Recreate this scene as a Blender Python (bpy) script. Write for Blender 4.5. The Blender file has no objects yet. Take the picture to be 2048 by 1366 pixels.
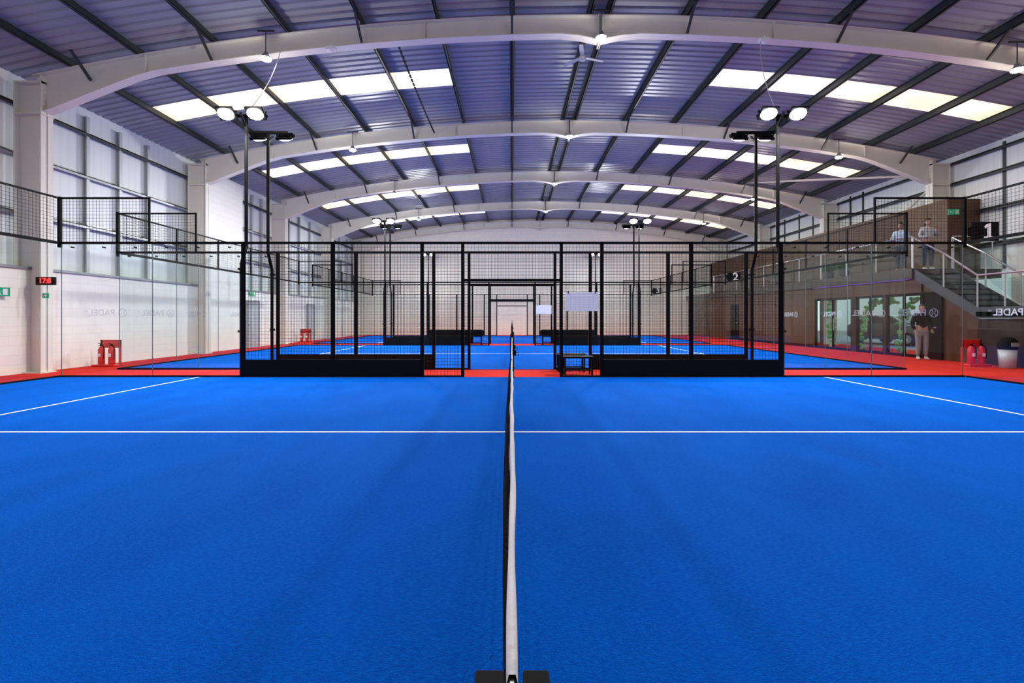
import bpy, math, random
from mathutils import Vector, Matrix
random.seed(4)
sc = bpy.context.scene
COL = sc.collection
F = 934.0; CH = 1.336
RX = 2.1           # ridge x
LX, RXX = -11.25, 15.45   # inner faces of columns

# ------------------------------------------------------------------ materials
def nt(m):
    m.use_nodes = True
    return m.node_tree
def mat(name, col, rough=.5, metal=0.0, var=.06, scale=6.0, bump=0.0, bscale=150.0, es=0.0, ecol=None, spec=.5):
    m = bpy.data.materials.new(name); t = nt(m); N = t.nodes; L = t.links
    b = N['Principled BSDF']
    b.inputs['Roughness'].default_value = rough
    b.inputs['Metallic'].default_value = metal
    b.inputs['Specular IOR Level'].default_value = spec
    tc = N.new('ShaderNodeTexCoord')
    no = N.new('ShaderNodeTexNoise'); no.inputs['Scale'].default_value = scale; no.inputs['Detail'].default_value = 5
    L.new(tc.outputs['Object'], no.inputs['Vector'])
    mx = N.new('ShaderNodeMix'); mx.data_type = 'RGBA'
    mx.inputs[6].default_value = (*[c*(1-var) for c in col], 1)
    mx.inputs[7].default_value = (*[min(1, c*(1+var)) for c in col], 1)
    L.new(no.outputs['Fac'], mx.inputs[0]); L.new(mx.outputs[2], b.inputs['Base Color'])
    if bump > 0:
        n2 = N.new('ShaderNodeTexNoise'); n2.inputs['Scale'].default_value = bscale; n2.inputs['Detail'].default_value = 3
        L.new(tc.outputs['Object'], n2.inputs['Vector'])
        bp = N.new('ShaderNodeBump'); bp.inputs['Strength'].default_value = bump; bp.inputs['Distance'].default_value = .01
        L.new(n2.outputs['Fac'], bp.inputs['Height']); L.new(bp.outputs['Normal'], b.inputs['Normal'])
    if es > 0:
        b.inputs['Emission Color'].default_value = (*(ecol or col), 1)
        b.inputs['Emission Strength'].default_value = es
    return m

def turf(name, c1, c2, c3):
    m = bpy.data.materials.new(name); t = nt(m); N = t.nodes; L = t.links; b = N['Principled BSDF']
    b.inputs['Roughness'].default_value = .9; b.inputs['Specular IOR Level'].default_value = .03
    tc = N.new('ShaderNodeTexCoord')
    big = N.new('ShaderNodeTexNoise'); big.inputs['Scale'].default_value = .9; big.inputs['Detail'].default_value = 7
    mp = N.new('ShaderNodeMapping'); mp.inputs['Scale'].default_value = (1.6, .7, 1)
    L.new(tc.outputs['Object'], mp.inputs['Vector']); L.new(mp.outputs[0], big.inputs['Vector'])
    fine = N.new('ShaderNodeTexNoise'); fine.inputs['Scale'].default_value = 70; fine.inputs['Detail'].default_value = 5; fine.inputs['Roughness'].default_value = .7
    mp2 = N.new('ShaderNodeMapping'); mp2.inputs['Scale'].default_value = (.5, 1.6, 1)
    L.new(tc.outputs['Object'], mp2.inputs['Vector']); L.new(mp2.outputs[0], fine.inputs['Vector'])
    m1 = N.new('ShaderNodeMix'); m1.data_type = 'RGBA'; m1.inputs[6].default_value = (*c1, 1); m1.inputs[7].default_value = (*c2, 1)
    r = N.new('ShaderNodeValToRGB'); r.color_ramp.elements[0].position = .35; r.color_ramp.elements[1].position = .65
    L.new(big.outputs['Fac'], r.inputs[0]); L.new(r.outputs[0], m1.inputs[0])
    r2 = N.new('ShaderNodeValToRGB'); r2.color_ramp.elements[0].position = .42; r2.color_ramp.elements[1].position = .72
    r2.color_ramp.elements[1].color = (.8, .8, .8, 1)
    L.new(fine.outputs['Fac'], r2.inputs[0])
    m2 = N.new('ShaderNodeMix'); m2.data_type = 'RGBA'; m2.inputs[7].default_value = (*c3, 1)
    L.new(m1.outputs[2], m2.inputs[6]); L.new(r2.outputs[0], m2.inputs[0]); L.new(m2.outputs[2], b.inputs['Base Color'])
    bp = N.new('ShaderNodeBump'); bp.inputs['Strength'].default_value = .6; bp.inputs['Distance'].default_value = .015
    f2 = N.new('ShaderNodeTexNoise'); f2.inputs['Scale'].default_value = 140; f2.inputs['Detail'].default_value = 3
    L.new(tc.outputs['Object'], f2.inputs['Vector']); L.new(f2.outputs['Fac'], bp.inputs['Height']); L.new(bp.outputs[0], b.inputs['Normal'])
    return m

def block(name, col, axis, col2=None, mort=None, tint=0):
    m = bpy.data.materials.new(name); t = nt(m); N = t.nodes; L = t.links; b = N['Principled BSDF']
    b.inputs['Roughness'].default_value = .7
    tc = N.new('ShaderNodeTexCoord'); sp = N.new('ShaderNodeSeparateXYZ'); cb = N.new('ShaderNodeCombineXYZ')
    L.new(tc.outputs['Object'], sp.inputs[0])
    L.new(sp.outputs['Y' if axis == 'x' else 'X'], cb.inputs[0]); L.new(sp.outputs['Z'], cb.inputs[1])
    br = N.new('ShaderNodeTexBrick'); br.inputs['Scale'].default_value = 1.0
    br.inputs['Brick Width'].default_value = .45; br.inputs['Row Height'].default_value = .225
    br.inputs['Mortar Size'].default_value = .006
    br.inputs['Color1'].default_value = (*col, 1); br.inputs['Color2'].default_value = (*(col2 or [c*.96 for c in col]), 1)
    br.inputs['Mortar'].default_value = (*(mort or [c*.88 for c in col]), 1)
    L.new(cb.outputs[0], br.inputs['Vector'])
    L.new(br.outputs['Color'], b.inputs['Base Color'])
    bp = N.new('ShaderNodeBump'); bp.inputs['Strength'].default_value = .3; bp.inputs['Distance'].default_value = .01; bp.invert = True
    L.new(br.outputs['Fac'], bp.inputs['Height']); L.new(bp.outputs[0], b.inputs['Normal'])
    return m

def cladding(name, col, axis, period=.25, dark=.82):
    m = bpy.data.materials.new(name); t = nt(m); N = t.nodes; L = t.links; b = N['Principled BSDF']
    b.inputs['Roughness'].default_value = .5
    tc = N.new('ShaderNodeTexCoord'); w = N.new('ShaderNodeTexWave'); w.wave_type = 'BANDS'; w.bands_direction = axis
    w.inputs['Scale'].default_value = 2*math.pi/20/period*1.0
    L.new(tc.outputs['Object'], w.inputs['Vector'])
    r = N.new('ShaderNodeValToRGB'); r.color_ramp.elements[0].position = .0; r.color_ramp.elements[1].position = .25
    r.color_ramp.elements[0].color = (*[c*dark for c in col], 1); r.color_ramp.elements[1].color = (*col, 1)
    L.new(w.outputs['Fac'], r.inputs[0]); L.new(r.outputs[0], b.inputs['Base Color'])
    bp = N.new('ShaderNodeBump'); bp.inputs['Strength'].default_value = .08; bp.inputs['Distance'].default_value = .02
    L.new(w.outputs['Fac'], bp.inputs['Height']); L.new(bp.outputs[0], b.inputs['Normal'])
    return m

def glassmat(name, tint=(.93, .97, .96), base=.05, k=.8):
    m = bpy.data.materials.new(name); t = nt(m); N = t.nodes; L = t.links
    for n in list(N): N.remove(n)
    o = N.new('ShaderNodeOutputMaterial'); tr = N.new('ShaderNodeBsdfTransparent'); gl = N.new('ShaderNodeBsdfGlossy')
    tr.inputs[0].default_value = (*tint, 1); gl.inputs['Roughness'].default_value = 0
    fr = N.new('ShaderNodeLayerWeight'); fr.inputs['Blend'].default_value = .5
    pw = N.new('ShaderNodeMath'); pw.operation = 'POWER'; pw.inputs[1].default_value = 5
    mu = N.new('ShaderNodeMath'); mu.operation = 'MULTIPLY_ADD'; mu.inputs[1].default_value = k; mu.inputs[2].default_value = base
    mx = N.new('ShaderNodeMixShader')
    L.new(fr.outputs['Facing'], pw.inputs[0]); L.new(pw.outputs[0], mu.inputs[0])
    L.new(mu.outputs[0], mx.inputs[0]); L.new(tr.outputs[0], mx.inputs[1]); L.new(gl.outputs[0], mx.inputs[2])
    L.new(mx.outputs[0], o.inputs[0])
    return m
def decalmat(name, col, a):
    m = bpy.data.materials.new(name); t = nt(m); N = t.nodes; L = t.links
    for n in list(N): N.remove(n)
    o = N.new('ShaderNodeOutputMaterial'); tr = N.new('ShaderNodeBsdfTransparent'); df = N.new('ShaderNodeBsdfDiffuse')
    df.inputs[0].default_value = (*col, 1); mx = N.new('ShaderNodeMixShader'); mx.inputs[0].default_value = a
    L.new(tr.outputs[0], mx.inputs[1]); L.new(df.outputs[0], mx.inputs[2]); L.new(mx.outputs[0], o.inputs[0])
    return m

M = dict(
 blue=turf('blue_turf', (.0, .088, .50), (.0, .110, .60), (.0, .175, .76)),
 red=turf('red_turf', (.55, .020, .016), (.66, .032, .022), (.8, .075, .05)),
 line=mat('line_paint', (.86, .88, .9), .8, bump=.2),
 cream=mat('cream_steel_paint', (.72, .70, .61), .5, var=.06, scale=1.5, bump=.05),
 dark=mat('dark_purlin_steel', (.026, .032, .033), .5, var=.15),
 grey=mat('galvanised_steel', (.30, .32, .33), .4, .4, var=.12),
 lgrey=mat('light_grey_steel', (.46, .49, .50), .45, .2),
 black=mat('black_powder_coat', (.004, .004, .004), .6, var=.2, spec=.1),
 rubber=mat('black_board', (.006, .006, .006), .7, var=.2, spec=.1),
 wire=mat('black_wire', (.004, .004, .004), .6, var=.1, spec=.1),
 tape=mat('white_net_tape', (.86, .84, .81), .7, var=.04, bump=.3, bscale=60),
 netc=mat('black_net_cord', (.005, .005, .006), .8, var=.1, spec=.1),
 ceil=mat('lavender_roof_sheet', (.285, .305, .35), .34, .0, var=.08, scale=.6),
 sheetw=cladding('white_wall_sheet_x', (.78, .81, .80), 'Y', dark=.95),
 blockx=block('painted_block_x', (.90, .89, .81), 'x'),
 blocky=block('painted_block_y', (.95, .89, .76), 'y', (.87, .87, .77), (.80, .74, .64)),
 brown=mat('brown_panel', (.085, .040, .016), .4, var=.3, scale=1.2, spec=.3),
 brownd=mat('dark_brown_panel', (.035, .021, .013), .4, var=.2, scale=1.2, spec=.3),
 white=mat('white_plastic', (.85, .85, .86), .5),
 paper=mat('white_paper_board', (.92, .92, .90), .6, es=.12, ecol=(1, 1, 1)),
 numw=mat('white_numeral_glow', (.9, .9, .9), .5, es=.35),  # slight glow put into the paint so numerals read white in weak light
 redp=mat('red_paint', (.65, .012, .01), .35),
 green=mat('exit_green', (.0, .30, .13), .5, es=.15, ecol=(0, .5, .2)),
 leaf=mat('green_leaf', (.03, .12, .03), .6, var=.4, scale=20),
 balloon=mat('green_balloon_latex', (.10, .50, .10), .3, var=.15, es=.05, ecol=(.1, .5, .1)),
 balloonw=mat('pale_balloon_latex', (.50, .75, .45), .3, var=.1),
 steel=mat('brushed_stainless', (.6, .61, .63), .28, .9),
 led=mat('floodlight_lens', (1, 1, 1), .5, es=140, ecol=(.9, .95, 1)),
 bay=mat('high_bay_lens', (1, 1, 1), .5, es=50, ecol=(.97, .97, 1)),
 redled=mat('red_digit', (1, .02, .01), .5, es=4, ecol=(1, .02, .02)),
 purple=mat('purple_led', (.3, .1, .9), .5, es=.35, ecol=(.28, .12, 1)),
 glass=glassmat('court_glass', (.92, .96, .95), .045, .8),
 gedge=mat('green_glass_edge', (.10, .16, .15), .3),
 clear=glassmat('balustrade_glass', (.80, .90, .88), .08, .8),
 decal=decalmat('grey_decal', (.12, .13, .16), .22),
 decalw=decalmat('pale_decal', (.8, .82, .85), .6),
 rule=mat('grey_rule', (.5, .52, .56), .6),
 asphalt=mat('asphalt', (.22, .22, .23), .9, bump=.3),
 facade=mat('pale_facade', (.62, .64, .66), .8),
 carp=mat('silver_car_paint', (.30, .32, .34), .25, .6),
 carg=mat('car_window', (.02, .025, .03), .1),
 tyre=mat('tyre_rubber', (.015, .015, .015), .8),
 skin=mat('skin', (.40, .22, .15), .6), hair=mat('dark_hair', (.015, .01, .008), .6),
 shirtb=mat('pale_blue_cloth', (.42, .52, .68), .85), shirtg=mat('grey_cloth', (.36, .36, .39), .85),
 shirtk=mat('black_cloth', (.012, .012, .015), .9, spec=.1), jeans=mat('dark_jeans', (.03, .04, .07), .85),
 trous=mat('light_grey_cloth', (.20, .20, .21), .85), shoe=mat('white_shoe', (.45, .45, .45), .6),
 pot=mat('dark_pot', (.03, .03, .03), .6), step=mat('dark_step', (.045, .055, .06), .6, var=.15),
)
# skylight
m = bpy.data.materials.new('translucent_rooflight'); t = nt(m); N = t.nodes; L = t.links; b = N['Principled BSDF']
b.inputs['Base Color'].default_value = (.9, .88, .8, 1)
tc = N.new('ShaderNodeTexCoord'); no = N.new('ShaderNodeTexNoise'); no.inputs['Scale'].default_value = .45
L.new(tc.outputs['Object'], no.inputs['Vector'])
r = N.new('ShaderNodeValToRGB'); r.color_ramp.elements[0].position = .42; r.color_ramp.elements[1].position = .62
r.color_ramp.elements[0].color = (1, .78, .42, 1); r.color_ramp.elements[1].color = (1, .95, .82, 1)
L.new(no.outputs['Fac'], r.inputs[0]); L.new(r.outputs[0], b.inputs['Emission Color']); b.inputs['Emission Strength'].default_value = 1.05
M['sky'] = m

# ------------------------------------------------------------------ geometry
class G:
    def __init__(s): s.v = []; s.f = []
    def add(s, vs, fs):
        n = len(s.v); s.v += [tuple(p) for p in vs]; s.f += [tuple(i+n for i in f) for f in fs]; return s
    def box(s, x0, y0, z0, x1, y1, z1):
        x0, x1 = sorted((x0, x1)); y0, y1 = sorted((y0, y1)); z0, z1 = sorted((z0, z1))
        return s.add([(x0,y0,z0),(x1,y0,z0),(x1,y1,z0),(x0,y1,z0),(x0,y0,z1),(x1,y0,z1),(x1,y1,z1),(x0,y1,z1)],
                     [(0,3,2,1),(4,5,6,7),(0,1,5,4),(1,2,6,5),(2,3,7,6),(3,0,4,7)])
    def pane(s, a, b, c, d): return s.add([a, b, c, d], [(0, 1, 2, 3)])
    def bar(s, p0, p1, w, h, up=(0, 0, 1)):
        p0 = Vector(p0); p1 = Vector(p1); d = (p1-p0).normalized(); up = Vector(up)
        if abs(d.dot(up)) > .98: up = Vector((0, 1, 0))
        a = d.cross(up).normalized()*w/2; c = a.cross(d).normalized()*h/2
        vs = [p+q for p in (p0, p1) for q in (-a-c, a-c, a+c, -a+c)]
        return s.add(vs, [(0,1,2,3),(7,6,5,4),(0,4,5,1),(1,5,6,2),(2,6,7,3),(3,7,4,0)])
    def tube(s, pts, r, n=8, rs=None):
        pts = [Vector(p) for p in pts]; k = len(pts); vs = []; fs = []; prev = None
        for i, p in enumerate(pts):
            d = (pts[min(i+1, k-1)]-pts[max(i-1, 0)]).normalized()
            if prev is None:
                up = Vector((0, 0, 1)) if abs(d.z) < .9 else Vector((0, 1, 0))
                a = d.cross(up).normalized()
            else: a = (prev - d*prev.dot(d)).normalized()
            prev = a; c = d.cross(a); rr = rs[i] if rs else r
            for j in range(n):
                t = 2*math.pi*j/n; vs.append(p+a*math.cos(t)*rr+c*math.sin(t)*rr)
        for i in range(k-1):
            for j in range(n):
                fs.append((i*n+j, i*n+(j+1) % n, (i+1)*n+(j+1) % n, (i+1)*n+j))
        fs.append(tuple(reversed(range(n)))); fs.append(tuple(range((k-1)*n, k*n)))
        return s.add(vs, fs)
    def ell(s, c, r, nu=14, nv=9, fn=None):
        vs = []; fs = []
        for i in range(nv+1):
            th = math.pi*i/nv
            for j in range(nu):
                ph = 2*math.pi*j/nu
                p = [math.sin(th)*math.cos(ph), math.sin(th)*math.sin(ph), math.cos(th)]
                if fn: p = fn(p)
                vs.append((c[0]+r[0]*p[0], c[1]+r[1]*p[1], c[2]+r[2]*p[2]))
        for i in range(nv):
            for j in range(nu): fs.append((i*nu+j, (i+1)*nu+j, (i+1)*nu+(j+1) % nu, i*nu+(j+1) % nu))
        return s.add(vs, fs)
    def prism(s, top, bot, y0, y1):   # polylines (x,z)
        k = len(top); vs = []
        for (a, b_) in zip(top, bot):
            vs += [(a[0], y0, a[1]), (b_[0], y0, b_[1]), (b_[0], y1, b_[1]), (a[0], y1, a[1])]
        fs = [(0,3,2,1), (4*k-4, 4*k-3, 4*k-2, 4*k-1)]
        for i in range(k-1):
            for j in range(4):
                fs.append((4*i+j, 4*i+(j+1) % 4, 4*i+4+(j+1) % 4, 4*i+4+j))
        return s.add(vs, fs)
    def poly(s, pts, a0, a1, axis='x'):   # 2D polygon extruded along axis
        k = len(pts)
        def P(a, p): return (a, p[0], p[1]) if axis == 'x' else ((p[0], a, p[1]) if axis == 'y' else (p[0], p[1], a))
        vs = [P(a0, p) for p in pts]+[P(a1, p) for p in pts]
        return s.add(vs, [tuple(range(k)), tuple(reversed(range(k, 2*k)))]+[(i, (i+1) % k, k+(i+1) % k, k+i) for i in range(k)])
    def wires(s, x0, z0, x1, z1, y=0, sp=.075, t=.0042, plane='x'):
        def B(a0, b0, a1, b1, o):
            if plane == 'x': s.box(a0, y+o-t/2, b0, a1, y+o+t/2, b1)
            else: s.box(y+o-t/2, a0, b0, y+o+t/2, a1, b1)
        n = max(1, round((x1-x0)/sp))
        for i in range(1, n): x = x0+(x1-x0)*i/n; B(x-t/2, z0, x+t/2, z1, 0)
        n = max(1, round((z1-z0)/sp))
        for i in range(1, n): z = z0+(z1-z0)*i/n; B(x0, z-t/2, x1, z+t/2, t)
        return s
    def mesh(s, name, smooth=False):
        me = bpy.data.meshes.new(name); me.from_pydata(s.v, [], s.f); me.update()
        import bmesh
        bm = bmesh.new(); bm.from_mesh(me); bmesh.ops.recalc_face_normals(bm, faces=bm.faces); bm.to_mesh(me); bm.free()
        if smooth:
            for p in me.polygons: p.use_smooth = True
        return me

def link(o): COL.objects.link(o); return o
def thing(name, loc, label, cat, group=None, rz=0):
    o = bpy.data.objects.new(name, None); o.location = loc; o.rotation_euler = (0, 0, rz); o.empty_display_size = .2
    o['label'] = label; o['category'] = cat
    if group: o['group'] = group
    return link(o)
def part(g, name, m, parent, loc=(0, 0, 0), rot=(0, 0, 0), smooth=False, label=None, bevel=0):
    me = g if isinstance(g, bpy.types.Mesh) else g.mesh(name, smooth)
    if not me.materials: me.materials.append(m)
    o = bpy.data.objects.new(name, me); o.parent = parent; o.location = loc; o.rotation_euler = rot
    if label: o['label'] = label
    if bevel:
        b = o.modifiers.new('Bevel', 'BEVEL'); b.width = bevel; b.segments = 2; b.limit_method = 'ANGLE'
    return link(o)
def single(g, name, m, label, cat, group=None, loc=(0, 0, 0), rot=(0, 0, 0), smooth=False):
    o = part(g, name, m, None, loc, rot, smooth); o['label'] = label; o['category'] = cat
    if group: o['group'] = group
    return o
def struct(g, name, m, smooth=False):
    o = part(g, name, m, None, smooth=smooth); o['kind'] = 'structure'; return o
def dup(o, loc=None, rz=None, parent=None, **kw):
    c = o.copy(); COL.objects.link(c)
    if parent is not None:
        c.parent = parent; c.matrix_parent_inverse = o.matrix_parent_inverse.copy()
    if loc is not None: c.location = loc
    if rz is not None: c.rotation_euler = (0, 0, rz)
    for k, v in kw.items(): c[k] = v
    for ch in list(o.children): dup(ch, parent=c)
    return c
def textmesh(s, size, ext=.003, mirror=False, bold=0.0):
    cu = bpy.data.curves.new('txt', 'FONT'); cu.body = s; cu.size = size; cu.extrude = ext; cu.align_x = 'CENTER'; cu.align_y = 'CENTER'; cu.offset = bold
    o = bpy.data.objects.new('txt', cu); link(o); bpy.context.view_layer.update()
    dg = bpy.context.evaluated_depsgraph_get(); me = bpy.data.meshes.new_from_object(o.evaluated_get(dg))
    bpy.data.objects.remove(o); me.materials.clear()
    if mirror:
        me.transform(Matrix.Diagonal((-1, 1, 1, 1))); me.flip_normals()
    me.transform(Matrix.Rotation(math.pi/2, 4, 'X'))  # upright facing -Y
    return me
def gmesh(me, mtx=None):
    vs = [tuple((mtx @ v.co) if mtx else v.co) for v in me.vertices]
    return vs, [tuple(p.vertices) for p in me.polygons]

# ------------------------------------------------------------------ shell
Y0, Y1 = -3.2, 35.6
WX = -12.1; WR = 16.25
struct(G().box(-12.4, Y0-.2, -.12, WR+.2, Y1+.2, 0), 'floor', M['red'])
def zs(u): return 8.82-.0078*u*u
def zt(u): return 8.60-.0078*u*u
US = [14.35, 12.9, 11.1, 9.3, 7.5, 5.7, 3.9, 2.1, 0]
us = [-u for u in US]+US[:-1][::-1]
ys = []
y = Y0; per = .25; n = int(round((Y1-Y0)/per))+1
for i in range(n):
    for o, h in ((0, 0), (.14, 0), (.165, .032), (.225, .032)): ys.append((y+i*per+o, h, i))
cg = G(); vs = [(RX+u, yy, zs(u)+h) for (yy, h, i) in ys for u in us]; K = len(us)
sky = {}; fs = []
for a in range(len(ys)-1):
    i = ys[a][2]
    ph = (i-68) % 24
    insky = ph < 4 and i > 30
    for k in range(K-1):
        um = (us[k]+us[k+1])/2
        q = (a*K+k, a*K+k+1, (a+1)*K+k+1, (a+1)*K+k)
        if insky and 3.9 < abs(um) < 12.9: sky.setdefault((i-68-ph, um > 0), []).append(q)
        else: fs.append(q)
cg.add(vs, fs)
me = bpy.data.meshes.new('ceiling'); me.from_pydata(vs, [], fs); me.update()
o = part(me, 'ceiling', M['ceil'], None); o['kind'] = 'structure'
wn = 1
for key in sorted(sky):
    fs2 = sky[key]; used = sorted({i for q in fs2 for i in q}); ix = {v: i for i, v in enumerate(used)}
    me = bpy.data.meshes.new('win'); me.from_pydata([vs[i] for i in used], [], [tuple(ix[i] for i in q) for q in fs2]); me.update()
    o = part(me, 'window_%d' % wn, M['sky'], None); o['kind'] = 'structure'; wn += 1

# walls
def arcwall(y, t, name, m):
    g = G(); top = [(RX+u, zs(u)+.01) for u in us]; bot = [(RX+u, 0) for u in us]
    g.prism(top, bot, y, y+t); return struct(g, name, m)
arcwall(Y1, .2, 'wall_back', M['blocky'])
arcwall(Y0-.2, .2, 'wall_front', M['blocky'])
struct(G().box(-12.0, Y0, 0, -11.65, 17.5, 2.5).box(-12.0, 17.5, 0, -11.65, 20.2, 7.0).box(-12.0, 20.2, 0, -11.65, Y1, 2.5), 'wall_left', M['blockx'])
struct(G().box(-12.25, Y0, 2.5, WX, Y1, 7.3), 'wall_left_upper', M['sheetw'])
struct(G().box(WR, Y0, 2.9, WR+.15, Y1, 7.25), 'wall_right_upper', M['sheetw'])
struct(G().box(WR, Y0, 0, WR+.15, 15.2, 2.9).box(WR, 28, 0, WR+.15, Y1, 2.9), 'wall_right', M['blockx'])
struct(G().box(-12.02, Y0, 2.5, -11.6, 17.5, 2.56).box(-12.02, 20.2, 2.5, -11.6, Y1, 2.56), 'trim_1', M['grey'])

# portal frames
def frame_proto(y):
    e = thing('steel_portal_frame', (RX, y, 0), 'cream painted steel portal frame with curved rafter and deep haunches', 'steel frame', 'roof portal frames')
    U = [i*13.6/28*1.0 for i in range(29)]
    U = [-u for u in U[::-1]][:-1]+U
    def dep(u):
        a = abs(u); d = .46
        if a < .7: d += .16*(1-a/.7)
        if a > 10.9: d += .5*min(1, (a-10.9)/2.45)
        return d
    top = [(u, zt(u)) for u in U]; bot = [(u, zt(u)-dep(u)) for u in U]
    off = lambda P, o: [(p[0], p[1]+o) for p in P]
    g = G().prism(off(top, -.01), off(bot, .01), -.012, .012).prism(top, off(top, -.022), -.12, .12).prism(off(bot, .022), bot, -.12, .12)
    for u in (-10.9, -4.2, 4.2, 10.9): g.box(u-.012, -.11, zt(u)-dep(u), u+.012, .11, zt(u))
    part(g, 'rafter', M['cream'], e)
    g = G()
    for s in (-.03, .012): g.box(s, -.13, zt(0)-.70, s+.02, .13, zt(0)+.02)
    part(g, 'apex_plate', M['cream'], e)
    H = RXX-RX
    for s in (-1, 1):
        xi = s*H; xo = s*(H+.66)
        g = G().box(xi, -.15, 0, xi+s*.025, .15, 7.14).box(xo, -.15, 0, xo-s*.025, .15, 7.0).box(xi, -.008, 0, xo, .008, 7.0)
        g.box(xi-s*.02, -.16, 6.2, xo, .16, 6.23).box(xi-s*.04, -.2, 0, xo+s*.04, .2, .03).box(xi, -.14, 6.95, xo, .14, 7.0)
        for k in range(6): g.box(xi-s*.03, -.08, 6.32+k*.12, xi, -.05, 6.35+k*.12)
        part(g, 'column', M['cream'], e)
    for k, u in enumerate((2.1, 5.7, 9.3, 12.2)):
        for s in (-1, 1):
            uu = s*u; g = G()
            g.bar((uu, -.1, zt(uu)-.42), (uu, -.62, zt(uu)+.02), .05, .05)
            g.bar((uu, .1, zt(uu)-.42), (uu, .62, zt(uu)+.02), .05, .05)
            part(g, 'purlin_brace', M['dark'], e)
    return e
fp = frame_proto(11.3)
for y in (5.3, 17.3, 23.3, 29.3, 35.2): dup(fp, (RX, y, 0))

# purlins
PU = [.22, 2.1, 3.9, 5.7, 7.5, 9.3, 11.1, 12.7]
for u in PU:
    for s in (-1, 1):
        uu = s*u; z = zt(uu)
        g = G().box(-.012, Y0, 0, .012, Y1, .19).box(-.012, Y0, 0, .065, Y1, .012).box(-.065, Y0, .178, .012, Y1, .19).box(.055, Y0, 0, .065, Y1, .03)
        single(g, 'roof_purlin', M['dark'], 'dark grey steel roof purlin running along the hall', 'purlin', 'roof purlins', (RX+uu, 0, z))
# wall rails
for X, dx, zz in ((WX, 1, (3.9, 5.3, 6.5)), (WR, -1, (3.8, 5.0, 6.2, 6.95))):
    for z in zz:
        g = G().box(0, Y0, 0, dx*.16, Y1, .02).box(dx*.15, Y0, -.06, dx*.16, Y1, .02).box(0, Y0, .0, dx*.01, Y1, .1)
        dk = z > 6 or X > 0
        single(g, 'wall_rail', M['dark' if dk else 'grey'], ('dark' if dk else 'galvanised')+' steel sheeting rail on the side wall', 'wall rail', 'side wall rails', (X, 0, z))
for y in (7.5, 9.4, 13.2, 14.3, 15.4, 21.6, 22.4, 25.2, 26.4, 27.8, 31, 32.5, 34):
    single(G().box(0, -.05, 0, .02, .05, 4.45).box(.02, -.01, 0, .1, .01, 4.45).box(.1, -.05, 0, .12, .05, 4.45), 'wall_stud', M['lgrey'], 'light grey vertical steel stud on the white wall', 'wall stud', 'left wall studs', (WX+.005, y, 2.56))
    if y < 30 and y > 12:
        single(G().box(-.02, -.05, 0, 0, .05, 4.2), 'wall_stud', M['dark'], 'dark vertical steel stud on the white wall', 'wall stud', 'right wall studs', (WR-.005, y, 2.95))
for (a, b_) in (((14.9, 17.4, 6.6), (11.4, 17.3+5.8, 8.0)), ((15.9, 17.5, 6.4), (15.9, 23, 3.2))):
    single(G().tube([a, b_], .045, 8), 'bracing_tube', M['cream'], 'cream steel wind bracing tube', 'bracing', 'wind bracing', smooth=True)

# ------------------------------------------------------------------ courts
courts = [(0.4, 10.4), (12.0, 22.1), (23.7, 33.8)]
for i, (a, b_) in enumerate(courts):
    c = (a+b_)/2; hw = (b_-a)/2
    e = thing('court_surface', (0, c, 0), 'bright blue artificial turf padel court with white lines', 'court surface', 'padel court surfaces')
    part(G().box(-10.1, -hw, .0, 10.1, hw, .012), 'turf', M['blue'], e)
    for x in (-6.95, 6.95): part(G().box(x-.025, -hw+.02, .012, x+.025, hw-.02, .0145), 'court_line', M['line'], e)
    part(G().box(-6.95, -.025, .0125, 6.95, .025, .015), 'court_line', M['line'], e)

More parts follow.
